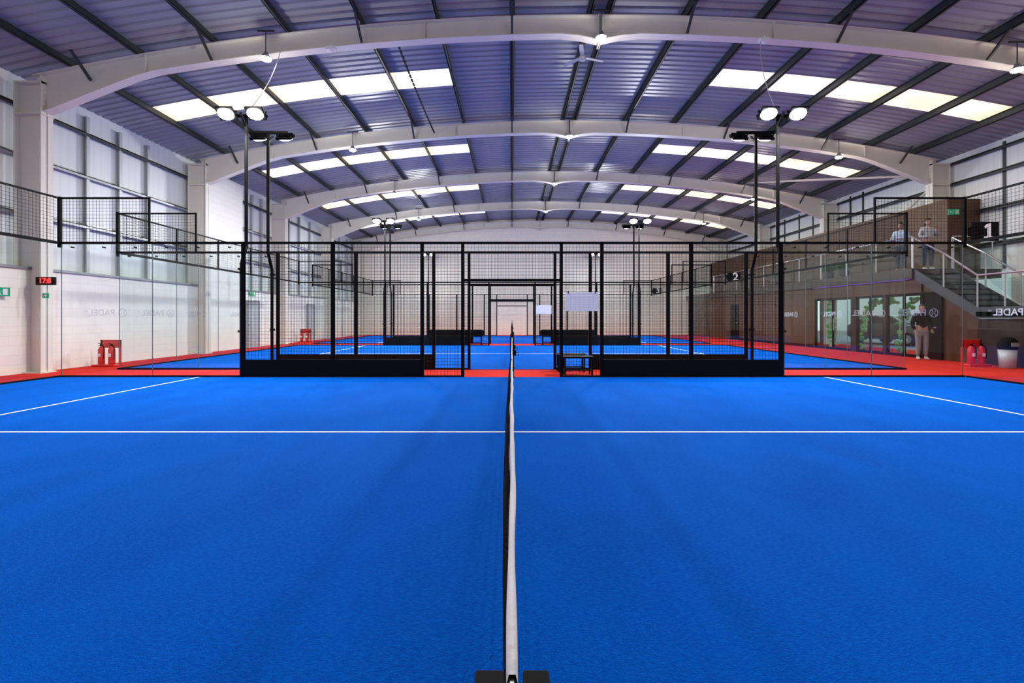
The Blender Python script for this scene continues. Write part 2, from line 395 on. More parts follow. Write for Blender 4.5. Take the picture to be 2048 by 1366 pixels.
# side fence prototype
GX = 10.1
def side_fence(y):
    e = thing('court_side_fence', (0, y, 0), 'black mesh and clear glass court fence with open gateway', 'court fence', 'padel court side fences')
    pm = G().box(-.035, -.03, 0, .035, .03, 3.0).mesh('post')
    for x in (-6, -4, -2, -1.1, 1.1, 2, 4, 6): part(pm, 'post', M['black'], e, (x, 0, .012))
    part(G().box(-GX, -.03, 2.975, GX, .03, 3.025), 'top_rail', M['black'], e)
    part(G().box(-1.1, -.035, 2.14, 1.1, .035, 2.2), 'gate_header', M['black'], e)
    for s in (-1, 1): part(G().box(s*1.14, -.025, .012, s*GX, .025, .045), 'bottom_rail', M['black'], e)
    big = G().wires(-.96, .05, .96, 2.97)
    for a in (-.965, .965): big.box(a-.012, -.012, .05, a+.012, .012, 2.97)
    big = big.mesh('mesh_panel')
    for x in (-5, -3, 3, 5): part(big, 'mesh_panel', M['wire'], e, (x, 0, 0))
    gm = G().wires(-.41, .05, .41, 2.97).mesh('gate_mesh')
    for x in (-1.55, 1.55): part(gm, 'mesh_panel', M['wire'], e, (x, 0, 0))
    part(G().wires(-1.06, 2.2, 1.06, 2.97), 'mesh_panel', M['wire'], e)
    fx = G().tube([(0, -.05, 0), (0, .02, 0)], .018, 8).mesh('glass_fixing')
    for s in (-1, 1):
        part(G().box(s*2.04, -.02, .045, s*5.96, -.045, .40), 'kick_board', M['rubber'], e)
        for k in range(2):
            x0 = s*(6.04+k*2.02); x1 = s*(8.03+k*2.03)
            gp = part(G().pane((x0, 0, .045), (x1, 0, .045), (x1, 0, 2.97), (x0, 0, 2.97)), 'glass_panel', M['glass'], e)
            part(G().box(x1-.006, -.006, .045, x1+.006, .006, 2.97), 'glass_edge', M['gedge'], gp)
        g = G().wires(min(s*8.1, s*GX), 3.03, max(s*8.1, s*GX), 4.0)
        part(g, 'raised_mesh', M['wire'], e)
        g = G().box(s*8.08, -.015, 3.03, s*8.12, .015, 4.0).box(s*8.08, -.015, 3.98, s*GX, .015, 4.02).box(s*GX-.03, -.03, 2.9, s*GX+.03, .03, 4.03)
        part(g, 'raised_frame', M['black'], e)
        for k in range(6): part(fx, 'glass_fixing', M['black'], e, (s*(6.3+k*.7), 0, 2.9))
    return e
sf = side_fence(10.43)
fences = [sf]+[dup(sf, (0, y, 0)) for y in (11.97, 22.13, 23.67, 33.83)]
def end_fence(x, y, L2):
    e = thing('court_end_wall', (x, y, 0), 'clear glass padel court end wall topped with black wire mesh', 'court fence', 'padel court end walls')
    g5 = 2*L2/5
    for k in range(5):
        a = -L2+k*g5
        gp = part(G().pane((0, a+.005, .045), (0, a+g5-.005, .045), (0, a+g5-.005, 2.97), (0, a+.005, 2.97)), 'glass_panel', M['glass'], e)
        if k: part(G().box(-.006, a-.006, .045, .006, a+.006, 2.97), 'glass_edge', M['gedge'], gp)
        part(G().wires(a+.02, 3.03, a+g5-.02, 4.0, plane='y'), 'raised_mesh', M['wire'], e)
        if k: part(G().box(-.02, a-.02, 3.0, .02, a+.02, 4.0), 'post', M['black'], e)
    part(G().box(-.03, -L2, 2.97, .03, L2, 3.03), 'rail', M['black'], e)
    part(G().box(-.015, -L2, 3.98, .015, L2, 4.02), 'rail', M['black'], e)
    part(G().box(-.025, -L2, .012, .025, L2, .045), 'bottom_rail', M['black'], e)
    return e
ef = end_fence(-GX, 5.41, 4.97)
ends = {}
for i, (a, b_) in enumerate(courts):
    for s in (-1, 1):
        if i == 0 and s == -1: ends[(0, -1)] = ef
        else: ends[(i, s)] = dup(ef, (s*GX, (a+b_)/2+.0, 0))

# logos on glass
def logo(parent, x, y, z, rz, m):
    w = textmesh('PADEL', .2, 0, True, .004)
    g = G(); g.add(*gmesh(w, Matrix.Translation((.0, 0, 0))))
    R = .1
    pts = 20
    vs = []; fs = []
    for k in range(pts):
        t = 2*math.pi*k/pts
        vs += [(.46+R*math.cos(t), 0, R*math.sin(t)), (.46+R*.84*math.cos(t), 0, R*.84*math.sin(t))]
    for k in range(pts): fs.append((2*k, 2*k+1, (2*k+3) % (2*pts), (2*k+2) % (2*pts)))
    g.add(vs, fs)
    for sgn in (-1, 1):
        vs = []; fs = []
        for k in range(9):
            t = -1+2*k/8; xx = .46+sgn*(.02+.05*t*t)
            vs += [(xx-.008, 0, t*.08), (xx+.008, 0, t*.08)]
        for k in range(8): fs.append((2*k, 2*k+1, 2*k+3, 2*k+2))
        g.add(vs, fs)
    g.add(*gmesh(textmesh('UK', .06, 0, True), Matrix.Translation((-.36, 0, .04))))
    return part(g, 'logo_decal', m, parent, (x, y, z), (0, 0, rz))
for s in (-1, 1):
    logo(fences[0], s*9.05-.1, -.012, 1.44, 0, M['decal'] if s < 0 else M['decalw'])
    logo(fences[1], s*9.1-.1, -.012, 1.44, 0, M['decal'] if s < 0 else M['decalw'])
    for dy in (-2.2, 0.0):
        logo(ends[(1, s)], -s*.012, dy, 1.44, s*-math.pi/2, M['decal'] if s < 0 else M['decalw'])
logo(ends[(0, 1)], -.012, 4.1, 1.44, -math.pi/2, M['decalw'])

# ------------------------------------------------------------------ nets
def make_net(yc, hw):
    e = thing('padel_net', (0, yc, 0), 'black padel net with white top tape between black posts', 'net', 'padel nets')
    n = 70; L2 = hw-.12
    def ztop(t): return .90-.04*(1-abs(t))
    def wob(y): return .0015*math.sin(y*3.1+1)+.0012*math.sin(y*7.3)+.001
    def bul(t): return -.060*max(0, (1-abs(t)**3))
    g = G(); vs = []; fs = []
    for i in range(n*2+1):
        t = -1+i/n; y = t*L2; z = ztop(t)+.003*math.sin(i*1.3); x = wob(y); b0 = bul(t)*.1
        w = .007+.001*math.sin(i*.9)
        vs += [(x-w*.6, y, z), (x+w*.6, y, z), (x+w, y, z-.012), (x+w+b0, y, z-.055), (x-w+b0, y, z-.055), (x-w, y, z-.012)]
    m6 = n*2+1
    for i in range(m6-1):
        for j in range(6): fs.append((6*i+j, 6*i+(j+1) % 6, 6*i+6+(j+1) % 6, 6*i+6+j))
    g.add(vs, fs); part(g, 'top_tape', M['tape'], e, smooth=True)
    g = G(); th = .0060
    rows = 20
    def P(t, v):   # v 0 top..1 bottom
        return Vector((wob(t*L2)*(1-v)+bul(t)*(.12+math.sin(v*math.pi*.8)*.88), t*L2, ztop(t)-.05-v*(ztop(t)-.07)))
    for r_ in range(rows+1):
        g.tube([P(-1+2*i/40, r_/rows) for i in range(41)], th/2, 3)
    cols = int(2*L2/.044)
    for c_ in range(cols+1):
        g.tube([P(-1+2*c_/cols, k/5) for k in range(6)], th/2, 3)
    part(g, 'net_mesh', M['netc'], e)
    g = G().tube([P(0, 0)+Vector((0.006, 0, .05))]+[P(0, k/4)+Vector((.012, 0, 0)) for k in range(5)]+[(.0, 0, .012)], .012, 6)
    part(g, 'center_strap', M['netc'], e)
    for s in (-1, 1):
        y = s*(hw-.08)
        g = G().box(-.045, y-.04, .012, .045, y+.04, .84)
        g.box(-.045, y-.04, .84, -.010, y+.04, .907).box(.013, y-.04, .84, .045, y+.04, .907)
        g.box(-.07, y-.05, .012, .07, y+.05, .03)
        part(g, 'post', M['rubber'], e, bevel=.003)
        if s > 0: part(G().tube([(0, y, .84), (0, y, 1.17)], .014, 8), 'post_pin', M['black'], e)
        g = G().tube([(.0, y-s*.06, .885), (.0, y-.03*s, .895), (.004, y, .9), (.008, y+.0, .89), (0, y-.012*s, .88)], .004, 6)
        part(g, 'cable_hook', M['steel'], e, smooth=True)
        part(G().box(.045, y-.025, .5, .09, y+.025, .62).tube([(.09, y, .56), (.14, y, .56), (.14, y, .48)], .008, 6), 'winder', M['black'], e)
    return e
nt1 = make_net(5.4, 4.95)
for (a, b_) in courts[1:]: dup(nt1, (0, (a+b_)/2, 0))

# ------------------------------------------------------------------ masts
TILT = math.radians(38)
def mast():
    e = thing('floodlight_mast', (0, 0, 0), 'tall black mast with a pair of lit LED floodlights', 'floodlight', 'court floodlight masts')
    g = G().tube([(0, -.10, 0), (0, -.10, 2.55), (0, -.29, 2.95), (0, -.29, 5.95)], .038, 10)
    g.box(-.08, -.18, 0, .08, -.04, .015).box(-.05, -.12, 1.0, .05, -.035, 1.05).box(-.05, -.12, 2.4, .05, -.035, 2.45)
    part(g, 'pole', M['black'], e)
    part(G().box(-.48, -.32, 5.93, .48, -.26, 5.99).bar((0, -.29, 5.7), (0, -.05, 5.95), .04, .04), 'crossbar', M['black'], e)
    a = TILT
    for x in (-.33, .33):
        g = G().box(-.19, -.15, -.03, .19, .15, .03)
        for k in range(9): g.box(-.15+k*.0365, -.12, .03, -.143+k*.0365, .12, .07)
        g.box(-.21, -.02, -.02, -.19, .02, .1).box(.19, -.02, -.02, .21, .02, .1).box(-.21, -.02, .08, .21, .02, .1)
        h = part(g, 'lamp', M['black'], e, (x, -.08, 5.93), (a, 0, 0))
        part(G().ell((0, 0, -.03), (.18, .14, .06), 20, 8), 'lens', M['led'], h, smooth=True)
    return e
def flood(loc, rz, P):
    l = bpy.data.lights.new('court_floodlight_beam', 'AREA'); l.shape = 'RECTANGLE'; l.size = .9; l.size_y = .25; l.energy = P; l.color = (.97, .97, 1)
    l.spread = math.radians(170)
    o = bpy.data.objects.new('court_floodlight_beam', l); link(o)
    d = Vector((0, 1, 0)); d.rotate(Matrix.Rotation(rz, 3, 'Z'))
    o.location = Vector((loc[0], loc[1], 5.80))
    dirv = (d*math.sin(TILT)+Vector((0, 0, -1))*math.cos(TILT))
    o.rotation_euler = dirv.to_track_quat('-Z', 'Y').to_euler()
mp = mast(); first = True
for (y, rz, P_) in ((.37, 0, 30), (10.43, math.pi, 350), (11.97, 0, 230), (22.13, math.pi, 540), (23.67, 0, 230), (33.83, math.pi, 280)):
    for x in (-6.1, 6.1):
        if first: mp.location = (x, y, 0); mp.rotation_euler = (0, 0, rz); first = False
        else: dup(mp, (x, y, 0), rz)
        flood((x, y), rz, P_)

# high bays
def highbay():
    e = thing('high_bay_light', (0, 0, 0), 'small round lit high bay lamp hanging from the roof', 'ceiling lamp', 'high bay lamps')
    part(G().tube([(0, 0, .12), (0, 0, .62)], .012, 6).box(-.2, -.02, .62, .2, .02, .65), 'hanger', M['dark'], e)
    part(G().tube([(0, 0, .12), (0, 0, .06), (0, 0, 0), (0, 0, -.01)], .1, 16, rs=[.05, .07, .13, .14]), 'housing', M['grey'], e, smooth=True)
    part(G().tube([(0, 0, -.011), (0, 0, -.04), (0, 0, -.07)], .12, 16, rs=[.12, .12, .06]), 'lens', M['bay'], e, smooth=True)
    return e
hb = highbay(); first = True
for y in (5.0, 11.0, 17.0, 23.0, 29.0):
    for u in (-7.9, 0, 9.8):
        loc = (RX+u, y, zt(u)-.66)
        if first: hb.location = loc; first = False
        else: dup(hb, loc)
        l = bpy.data.lights.new('high_bay_glow', 'AREA'); l.shape = 'DISK'; l.size = .22; l.energy = 75 if y > 6 else 10; l.color = (1, .95, .84)
        o = bpy.data.objects.new('high_bay_glow', l); link(o); o.location = (loc[0], loc[1], loc[2]-.09)
        l = bpy.data.lights.new('high_bay_spill', 'POINT'); l.energy = 42 if y > 6 else 12; l.shadow_soft_size = .15; l.color = (1, .95, .82)
        o = bpy.data.objects.new('high_bay_spill', l); link(o); o.location = (loc[0], loc[1]-.1, loc[2]-.75)

# ceiling fan + sensors + cables
e = thing('ceiling_fan', (1.9, 12.6, 8.35), 'grey three blade ceiling fan under the roof ridge', 'fan')
part(G().tube([(0, 0, 0), (0, 0, .42)], .015, 8), 'rod', M['grey'], e)
part(G().tube([(0, 0, -.08), (0, 0, -.05), (0, 0, .03), (0, 0, .06)], .1, 14, rs=[.04, .1, .1, .03]), 'motor', M['lgrey'], e, smooth=True)
for k in range(3):
    a = k*2*math.pi/3+.3
    part(G().box(.08, -.05, -.006, .62, .06, .006), 'blade', M['lgrey'], e, (0, 0, 0), (.15, 0, a))
for x, y in ((-4.3, 11.1), (6.0, 11.1)):
    e = thing('roof_sensor', (x, y, zt(x-RX)-.6), 'small white sensor box fixed under the rafter', 'sensor', 'roof sensors')
    part(G().box(-.12, -.06, 0, .12, .06, .09), 'body', M['white'], e, bevel=.01)
    part(G().ell((0, 0, -.01), (.05, .05, .03), 10, 6), 'sensor_dome', M['white'], e, smooth=True)
    part(G().box(-.015, -.015, .09, .015, .015, .16), 'bracket', M['white'], e)
for s, x1 in ((-1, -5.5), (1, 5.9)):
    p0 = Vector((x1, 11.1, zt(x1-RX)-.48)); p1 = Vector((s*6.1, 10.72, 6.0)); pts = []
    for k in range(13):
        t = k/12; p = p0.lerp(p1, t); p.x += s*-.12*math.sin(t*math.pi); pts.append(p)
    single(G().tube(pts, .008, 6), 'power_cable', M['lgrey'], 'pale power cable hanging from roof to floodlight mast', 'cable', 'floodlight cables', smooth=True)
g = G()
f = lambda t: (-2.85, 11.5+5.7*t, 8.17-.45*t*(1-t)*.6-.05*t)
for k in range(26):
    t0 = k/26; t1 = t0+.024
    g.bar(f(t0), f(t1), .05, .03)
g.tube([f(k/12) for k in range(13)], .008, 4)
single(g, 'festoon_cable', M['black'], 'black cable with clips strung between two rafters', 'cable')

# ------------------------------------------------------------------ number signs, boards, benches
for i, (a, b_) in enumerate(courts):
    e = thing('court_number_sign', (10.5, b_-.02, 3.04), 'black court number sign with white numeral %d' % (i+1), 'sign', 'court number signs')
    part(G().box(-.3, -.03, 0, .3, .03, .42), 'panel', M['black'], e, bevel=.01)
    part(G().box(-.36, -.01, .1, -.3, .01, .3), 'bracket', M['black'], e)
    if i == 0:
        one = G().poly([(-.1, -.17), (.11, -.17), (.11, -.12), (.045, -.12), (.045, .17), (-.01, .17), (-.10, .10), (-.075, .055), (-.025, .09), (-.025, -.12), (-.1, -.12)], -.004, .004, 'y')
        part(one, 'numeral', M['numw'], e, (.05, -.045, .21))
    else: part(textmesh(str(i+1), .5, .004, False, .014), 'numeral', M['numw'], e, (.05, -.045, .2))
e = thing('notice_board', (1.55, 10.38, 1.48), 'white notice board with ruled table clipped to the mesh', 'notice board', 'fence notice boards')
part(G().box(-.37, -.008, 0, .37, .008, .42), 'panel', M['paper'], e)
g = G()
for k in range(7): g.box(-.35, -.0095, .03+k*.055, .35, -.008, .034+k*.055)
for k in range(8): g.box(-.35+k*.1, -.0095, .03, -.347+k*.1, -.008, .36)
part(g, 'ruled_lines', M['rule'], e)
for k in (-1, 1): part(G().box(k*.3-.01, -.012, .38, k*.3+.01, .05, .44), 'clip', M['black'], e)
dup(e, (1.5, 22.08, 1.5))
def bench(w, dep_, h, loc, label, back=False):
    e = thing('bench', loc, label, 'bench', 'courtside benches')
    part(G().box(-w/2, -dep_/2, h-.035, w/2, dep_/2, h), 'seat', M['black'], e, bevel=.008)
    for sx in (-1, 1):
        x = sx*(w/2-.05)
        for sy in (-1, 1): part(G().box(x-.018, sy*(dep_/2-.03)-.018, 0, x+.018, sy*(dep_/2-.03)+.018, h-.035), 'leg', M['black'], e)
        part(G().box(x-.015, -dep_/2+.03, .1, x+.015, dep_/2-.03, .13), 'crossbar', M['black'], e)
    part(G().box(-w/2+.05, -.015, .1, w/2-.05, .015, .13), 'stretcher', M['black'], e)
    if back: part(G().box(-w/2, dep_/2-.03, h, w/2, dep_/2, h+.3), 'backrest', M['black'], e)
    return e
bench(.72, .4, .44, (1.52, 10.85, 0), 'small black metal bench beside the gateway')
bench(.72, .4, .44, (1.45, 11.55, 0), 'small black metal bench beside the gateway')
bench(2.6, .42, .44, (-2.75, 22.9, 0), 'long black bench with backrest between courts', True)
bench(2.6, .42, .44, (2.75, 22.9, 0), 'long black bench with backrest between courts', True)

# ------------------------------------------------------------------ left wall things
e = thing('digital_clock', (-11.1, 11.13, 2.11), 'black digital clock with glowing red digits on the column', 'clock')
part(G().box(-.23, -.03, 0, .23, .02, .19), 'case', M['black'], e, bevel=.008)
part(textmesh('17:8', .17, .003, False, .004), 'digits', M['redled'], e, (0, -.034, .095))
part(G().box(-.25, .0, .06, -.1, .05, .12), 'bracket', M['black'], e)
def exitsign(loc, w, rz, man, label, arrow=-1):
    e = thing('exit_sign', loc, label, 'sign', 'fire exit signs', rz)
    h = w*.5 if man else w*.8
    part(G().box(-w/2, -.012, 0, w/2, .012, h), 'panel', M['green'], e)
    g = G(); y = -.0135
    ax = (-w*.28 if man else 0); aw = w*.13 if man else w*.28
    g.poly([(ax+arrow*aw, h/2), (ax, h/2+aw*.9), (ax, h/2-aw*.9)], y-.001, y+.001, 'y')
    g.box(ax, y-.001, h/2-aw*.3, ax-arrow*aw, y+.001, h/2+aw*.3)
    if man:
        c = w*.05
        g.tube([(c+.0, y, h*.8), (c+.0, y-.002, h*.8)], h*.09, 10)
        g.bar((c, y, h*.68), (c+.03*w, y, h*.4), .002, h*.13, (1, 0, 0)).bar((c+.02*w, y, h*.42), (c-.06*w, y, h*.25), .002, h*.08, (1, 0, 0)).bar((c+.03*w, y, h*.42), (c+.09*w, y, h*.12), .002, h*.08, (1, 0, 0)).bar((c, y, h*.65), (c-.09*w, y, h*.5), .002, h*.06, (1, 0, 0))
        g.box(w*.22, y-.001, h*.15, w*.4, y+.001, h*.85)
    part(g, 'pictogram', M['white'], e)
    return e
exitsign((-11.63, 10.55, 1.82), .40, math.radians(58), True, 'green fire exit sign with arrow and running figure')
exitsign((-11.1, 11.12, 1.80), .14, 0, False, 'small green arrow sign on the column', 1)
exitsign((-11.62, 20.9, 2.3), .5, math.radians(90), True, 'green fire exit sign above the grey door')
def door(n, x, y0, y1, h, m, s):
    g = G().box(x, y0, 0, x+s*.05, y1, h)
    o = struct(g, 'door_%d' % n, m)
    f = G().box(x-.0, y0-.06, 0, x+s*.07, y0, h+.06).box(x, y1, 0, x+s*.07, y1+.06, h+.06).box(x, y0, h, x+s*.07, y1, h+.06)
    struct(f, 'trim_%d' % (n+10), M['grey' if s > 0 else 'black'])
    k = G().box(x+s*.05, y0+.08, 1.0, x+s*.1, y0+.1, 1.03).box(x+s*.08, y0+.08, 1.0, x+s*.1, y0+.22, 1.03)
    part(k, 'door_handle', M['steel'], o)
door(1, -11.65, 20.5, 21.4, 2.05, M['lgrey'], 1)
door(2, -11.65, 26.5, 27.4, 2.05, M['lgrey'], 1)
def extinguisher(loc, stand, rz=0):
    e = thing('fire_extinguisher_stand', loc, 'red fire point stand holding two red extinguishers', 'fire extinguisher stand', 'fire point stands', rz)
    part(G().box(-.3, -.16, 0, .3, .16, .06).box(-.28, .1, .06, -.22, .14, .72).box(.22, .1, .06, .28, .14, .72).box(-.28, .1, .5, .28, .14, .72), 'stand', M['redp'], e, bevel=.01)
    for x in (-.14, .14):
        h = part(G().tube([(x, -.02, .06), (x, -.02, .08), (x, -.02, .46), (x, -.02, .52), (x, -.02, .56)], .08, 14, rs=[.07, .08, .08, .055, .025]), 'extinguisher', M['redp'], e, smooth=True)
        part(G().box(x-.02, -.05, .56, x+.02, .01, .6).bar((x, -.02, .6), (x, -.12, .64), .02, .015).bar((x, -.02, .58), (x, -.12, .57), .02, .012), 'valve_handle', M['black'], h)
        part(G().tube([(x+.02, -.02, .58), (x+.1, -.05, .52), (x+.1, -.06, .3), (x+.09, -.06, .2)], .012, 6), 'hose', M['black'], h, smooth=True)
        part(G().box(x-.04, -.104, .27, x+.04, -.098, .36), 'instruction_label', M['white'], h)
    return e
ex = extinguisher((-11.05, 12.75, 0), True)
dup(ex, (-11.1, 25.0, 0)); dup(ex, (12.75, 12.85, 0))

# ------------------------------------------------------------------ right side building
PX = 13.4
OPN = [(15.3, 16.75), (16.85, 18.2), (18.45, 20.7)]
g = G().box(PX, 20.7, 0, PX+.15, 27.6, 2.65).box(PX, 28.5, 0, PX+.15, Y1, 2.65).box(PX, 27.6, 2.1, PX+.15, 28.5, 2.65)
g.box(PX, 15.3, 2.15, PX+.15, 20.7, 2.65)
struct(g, 'wall_right_partition', M['brown'])
struct(G().poly([(13.5, 0), (15.3, 0), (15.3, 2.62), (14.95, 2.38), (13.5, 1.38)], PX+.06, PX+.1), 'wall_right_stairside', M['brown'])
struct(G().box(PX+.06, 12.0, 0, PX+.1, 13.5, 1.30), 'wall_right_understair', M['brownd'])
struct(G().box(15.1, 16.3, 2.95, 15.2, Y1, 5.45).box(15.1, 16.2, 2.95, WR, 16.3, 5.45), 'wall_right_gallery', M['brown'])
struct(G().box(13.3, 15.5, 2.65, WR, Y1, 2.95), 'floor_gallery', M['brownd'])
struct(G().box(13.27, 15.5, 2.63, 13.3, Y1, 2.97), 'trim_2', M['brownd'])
struct(G().box(13.32, 15.7, 2.61, 13.37, 20.7, 2.645), 'trim_3', M['purple'])
struct(G().box(PX-.02, 20.75, 0, PX, 27.5, .12), 'baseboard_right', M['black'])
door(3, PX+.03, 27.62, 28.48, 2.05, M['black'], -1)
door(9, PX+.06, 14.62, 15.22, 2.1, M['black'], -1)
# glazed doors
for n_, (a, b_) in enumerate(OPN):
    x = PX+.03
    o = struct(G().box(x, a, 0, x+.06, a+.07, 2.15).box(x, b_-.07, 0, x+.06, b_, 2.15).box(x, a, 2.06, x+.06, b_, 2.15).box(x, a, 0, x+.06, b_, .1).box(x, (a+b_)/2-.035, 0, x+.06, (a+b_)/2+.035, 2.1), 'door_%d' % (n_+4), M['black'])
    for k, (p, q) in enumerate(((a+.07, (a+b_)/2-.035), ((a+b_)/2+.035, b_-.07))):
        part(G().pane((x+.03, p, .1), (x+.03, q, .1), (x+.03, q, 2.06), (x+.03, p, 2.06)), 'glass_pane', M['clear'], o)
        part(G().tube([(x-.03, q-.08 if k == 0 else p+.08, .8), (x-.03, q-.08 if k == 0 else p+.08, 1.3)], .012, 8), 'door_handle', M['steel'], o)
struct(G().box(PX, 16.75, 0, PX+.12, 16.85, 2.15).box(PX, 18.2, 0, PX+.12, 18.45, 2.15), 'trim_4', M['brownd'])
# outside
o = struct(G().box(WR+.2, 6, -.14, 34, 48, -.02), 'ground', M['asphalt'])
struct(G().box(33, 10, -.1, 33.4, 48, 5), 'wall_outside', M['facade'])
# balloons
bal = G().ell((0, 0, 0), (1, 1, 1.15), 12, 8, lambda p: [p[0]*(1-.12*(p[2] < 0)*abs(p[2])), p[1]*(1-.12*(p[2] < 0)*abs(p[2])), p[2]]).tube([(0, 0, -1.12), (0, 0, -1.3)], .1, 6, rs=[.04, .14]).mesh('balloon', True)
bal.materials.append(M['balloon']); balw = bal.copy(); balw.materials.clear(); balw.materials.append(M['balloonw'])
def balloons(path, n_, spread):
    for k in range(n_):
        t = k/(n_-1)*(len(path)-1); i = min(int(t), len(path)-2); p = Vector(path[i]).lerp(Vector(path[i+1]), t-i)
        w = random.random() < .25
        o = bpy.data.objects.new('balloon', balw if w else bal); link(o)
        r = random.uniform(.06, .11); o.scale = (r, r, r)
        o.location = p+Vector((random.uniform(-.05, .1), random.uniform(-spread, spread), random.uniform(-.08, .08)))
        o.location.z = max(o.location.z, r*1.2)
        if k == n_-1: o.location.z = r*1.16
        o.rotation_euler = (random.uniform(-1.5, 1.5), random.uniform(-1.5, 1.5), 0)
        o['label'] = ('pale' if w else 'bright')+' green balloon in the entrance garland'; o['category'] = 'balloon'; o['group'] = 'entrance balloon garland'
balloons([(13.95, 17.0, 1.95), (13.95, 17.9, 2.0), (13.95, 18.5, 1.5), (13.95, 18.6, .12)], 38, .16)
balloons([(13.95, 20.5, 2.0), (13.95, 20.4, .12)], 28, .16)
balloons([(14.0, 16.3, 2.0), (14.0, 16.8, 1.4), (14.0, 16.9, .12)], 28, .14)
# car
e = thing('car', (19.2, 23.3, -.02), 'silver grey hatchback car parked outside the glass doors', 'car', rz=.15)
prof = [(-2.1, .35), (-2.12, .75), (-1.95, .95), (-1.15, 1.02), (-.5, 1.45), (.9, 1.5), (1.7, 1.1), (2.05, .95), (2.1, .4), (1.8, .28), (-1.8, .28)]
part(G().poly(prof, -.85, .85, 'x'), 'body', M['carp'], e, bevel=.06)
for s in (-1, 1): part(G().poly([(-1.0, 1.04), (-.45, 1.38), (.85, 1.42), (1.45, 1.08)], s*.855, s*.862, 'x'), 'side_window', M['carg'], e)
part(G().add([(-.7, -1.16, 1.05), (.7, -1.16, 1.05), (.62, -.55, 1.43), (-.62, -.55, 1.43)], [(0, 1, 2, 3)]), 'windscreen', M['carg'], e, (0, -.02, .02))
for s in (-1, 1):
    for y in (-1.3, 1.3):
        w = part(G().tube([(s*.7, y, .33), (s*.88, y, .33)], .33, 20), 'wheel', M['tyre'], e)
        part(G().tube([(s*.88, y, .33), (s*.89, y, .33)], .2, 14), 'hubcap', M['steel'], w)
    part(G().ell((s*.65, -2.08, .72), (.16, .06, .09), 10, 6), 'headlight', M['white'], e, smooth=True)

# balcony railing
e = thing('balcony_railing', (13.36, 15.6, 2.95), 'stainless steel balcony railing with clear glass panels', 'railing')
L_ = Y1-15.7; npst = 13
for k in range(npst+1):
    y = L_*k/npst
    part(G().tube([(0, y, 0), (0, y, 1.08)], .021, 8).box(-.05, y-.05, 0, .05, y+.05, .012), 'post', M['steel'], e)
    if k < npst: part(G().pane((0, y+.08, .1), (0, y+L_/npst-.08, .1), (0, y+L_/npst-.08, .95), (0, y+.08, .95)), 'glass_panel', M['clear'], e)
part(G().tube([(0, 0, 1.1), (0, L_, 1.1)], .025, 8), 'handrail', M['steel'], e)
e = thing('landing_railing', (14.75, 15.6, 2.95), 'stainless steel guard railing with glass at the stair head', 'railing')
for x in (0, 1.3): part(G().tube([(x, 0, 0), (x, 0, 1.08)], .021, 8), 'post', M['steel'], e)
part(G().pane((.06, 0, .1), (1.24, 0, .1), (1.24, 0, .95), (.06, 0, .95)), 'glass_panel', M['clear'], e)
part(G().tube([(0, 0, 1.1), (1.35, 0, 1.1)], .025, 8), 'handrail', M['steel'], e)
# staircase
e = thing('staircase', (13.33, 13.4, 0), 'dark staircase with landing, glass balustrade and stainless handrails', 'staircase')
W = 1.35; N1 = 8; zt_, zl = 2.95, 1.5; run = 2.1
for k in range(N1-1):
    z = zl+(zt_-zl)*(k+1)/N1; y = run*k/(N1-1)
    part(G().box(.05, y, z-.04, W-.05, y+.33, z).box(.05, y+.0, z-(zt_-zl)/N1, W-.05, y+.015, z), 'step', M['step'], e)
part(G().box(0, -1.5, zl-.14, W, 0.02, zl), 'landing', M['step'], e)
for x in (0, W-.05):
    part(G().poly([(-.05, zl-.19), (run+.1, zt_-.28), (run+.1, zt_+.06), (0, zl+.14), (-1.5, zl+.14), (-1.5, zl-.19)], x, x+.05, 'x'), 'stringer', M['step'], e)
    part(G().poly([(-1.5, zl-.19), (-1.5, zl+.12), (-3.7, .1), (-3.7, 0), (-3.55, 0)], x, x+.05, 'x'), 'stringer', M['step'], e)
for k in range(8):
    z = zl*(7.2-k)/8; y = -1.5-.27*(k+1)
    part(G().box(.05, y, z-.04, W-.05, y+.3, z), 'step', M['step'], e)
for x in (.025, W-.025):
    pts = [(run+.05, zt_), (run*.5, (zt_+zl)/2+.05), (0, zl), (-.75, zl), (-1.5, zl), (-2.6, .72), (-3.6, .08)]
    for i, (y, z) in enumerate(pts):
        part(G().tube([(x, y, z), (x, y, z+1.03)], .02, 8), 'baluster', M['steel'], e)
        if i < len(pts)-1:
            y2, z2 = pts[i+1]
            part(G().pane((x, y-.07, z+.22), (x, y2+.07, z2+.22), (x, y2+.07, z2+.92), (x, y-.07, z+.92)), 'glass_panel', M['clear'], e)
    part(G().tube([(x, y, z+1.05) for y, z in pts], .027, 8), 'handrail', M['steel'], e)
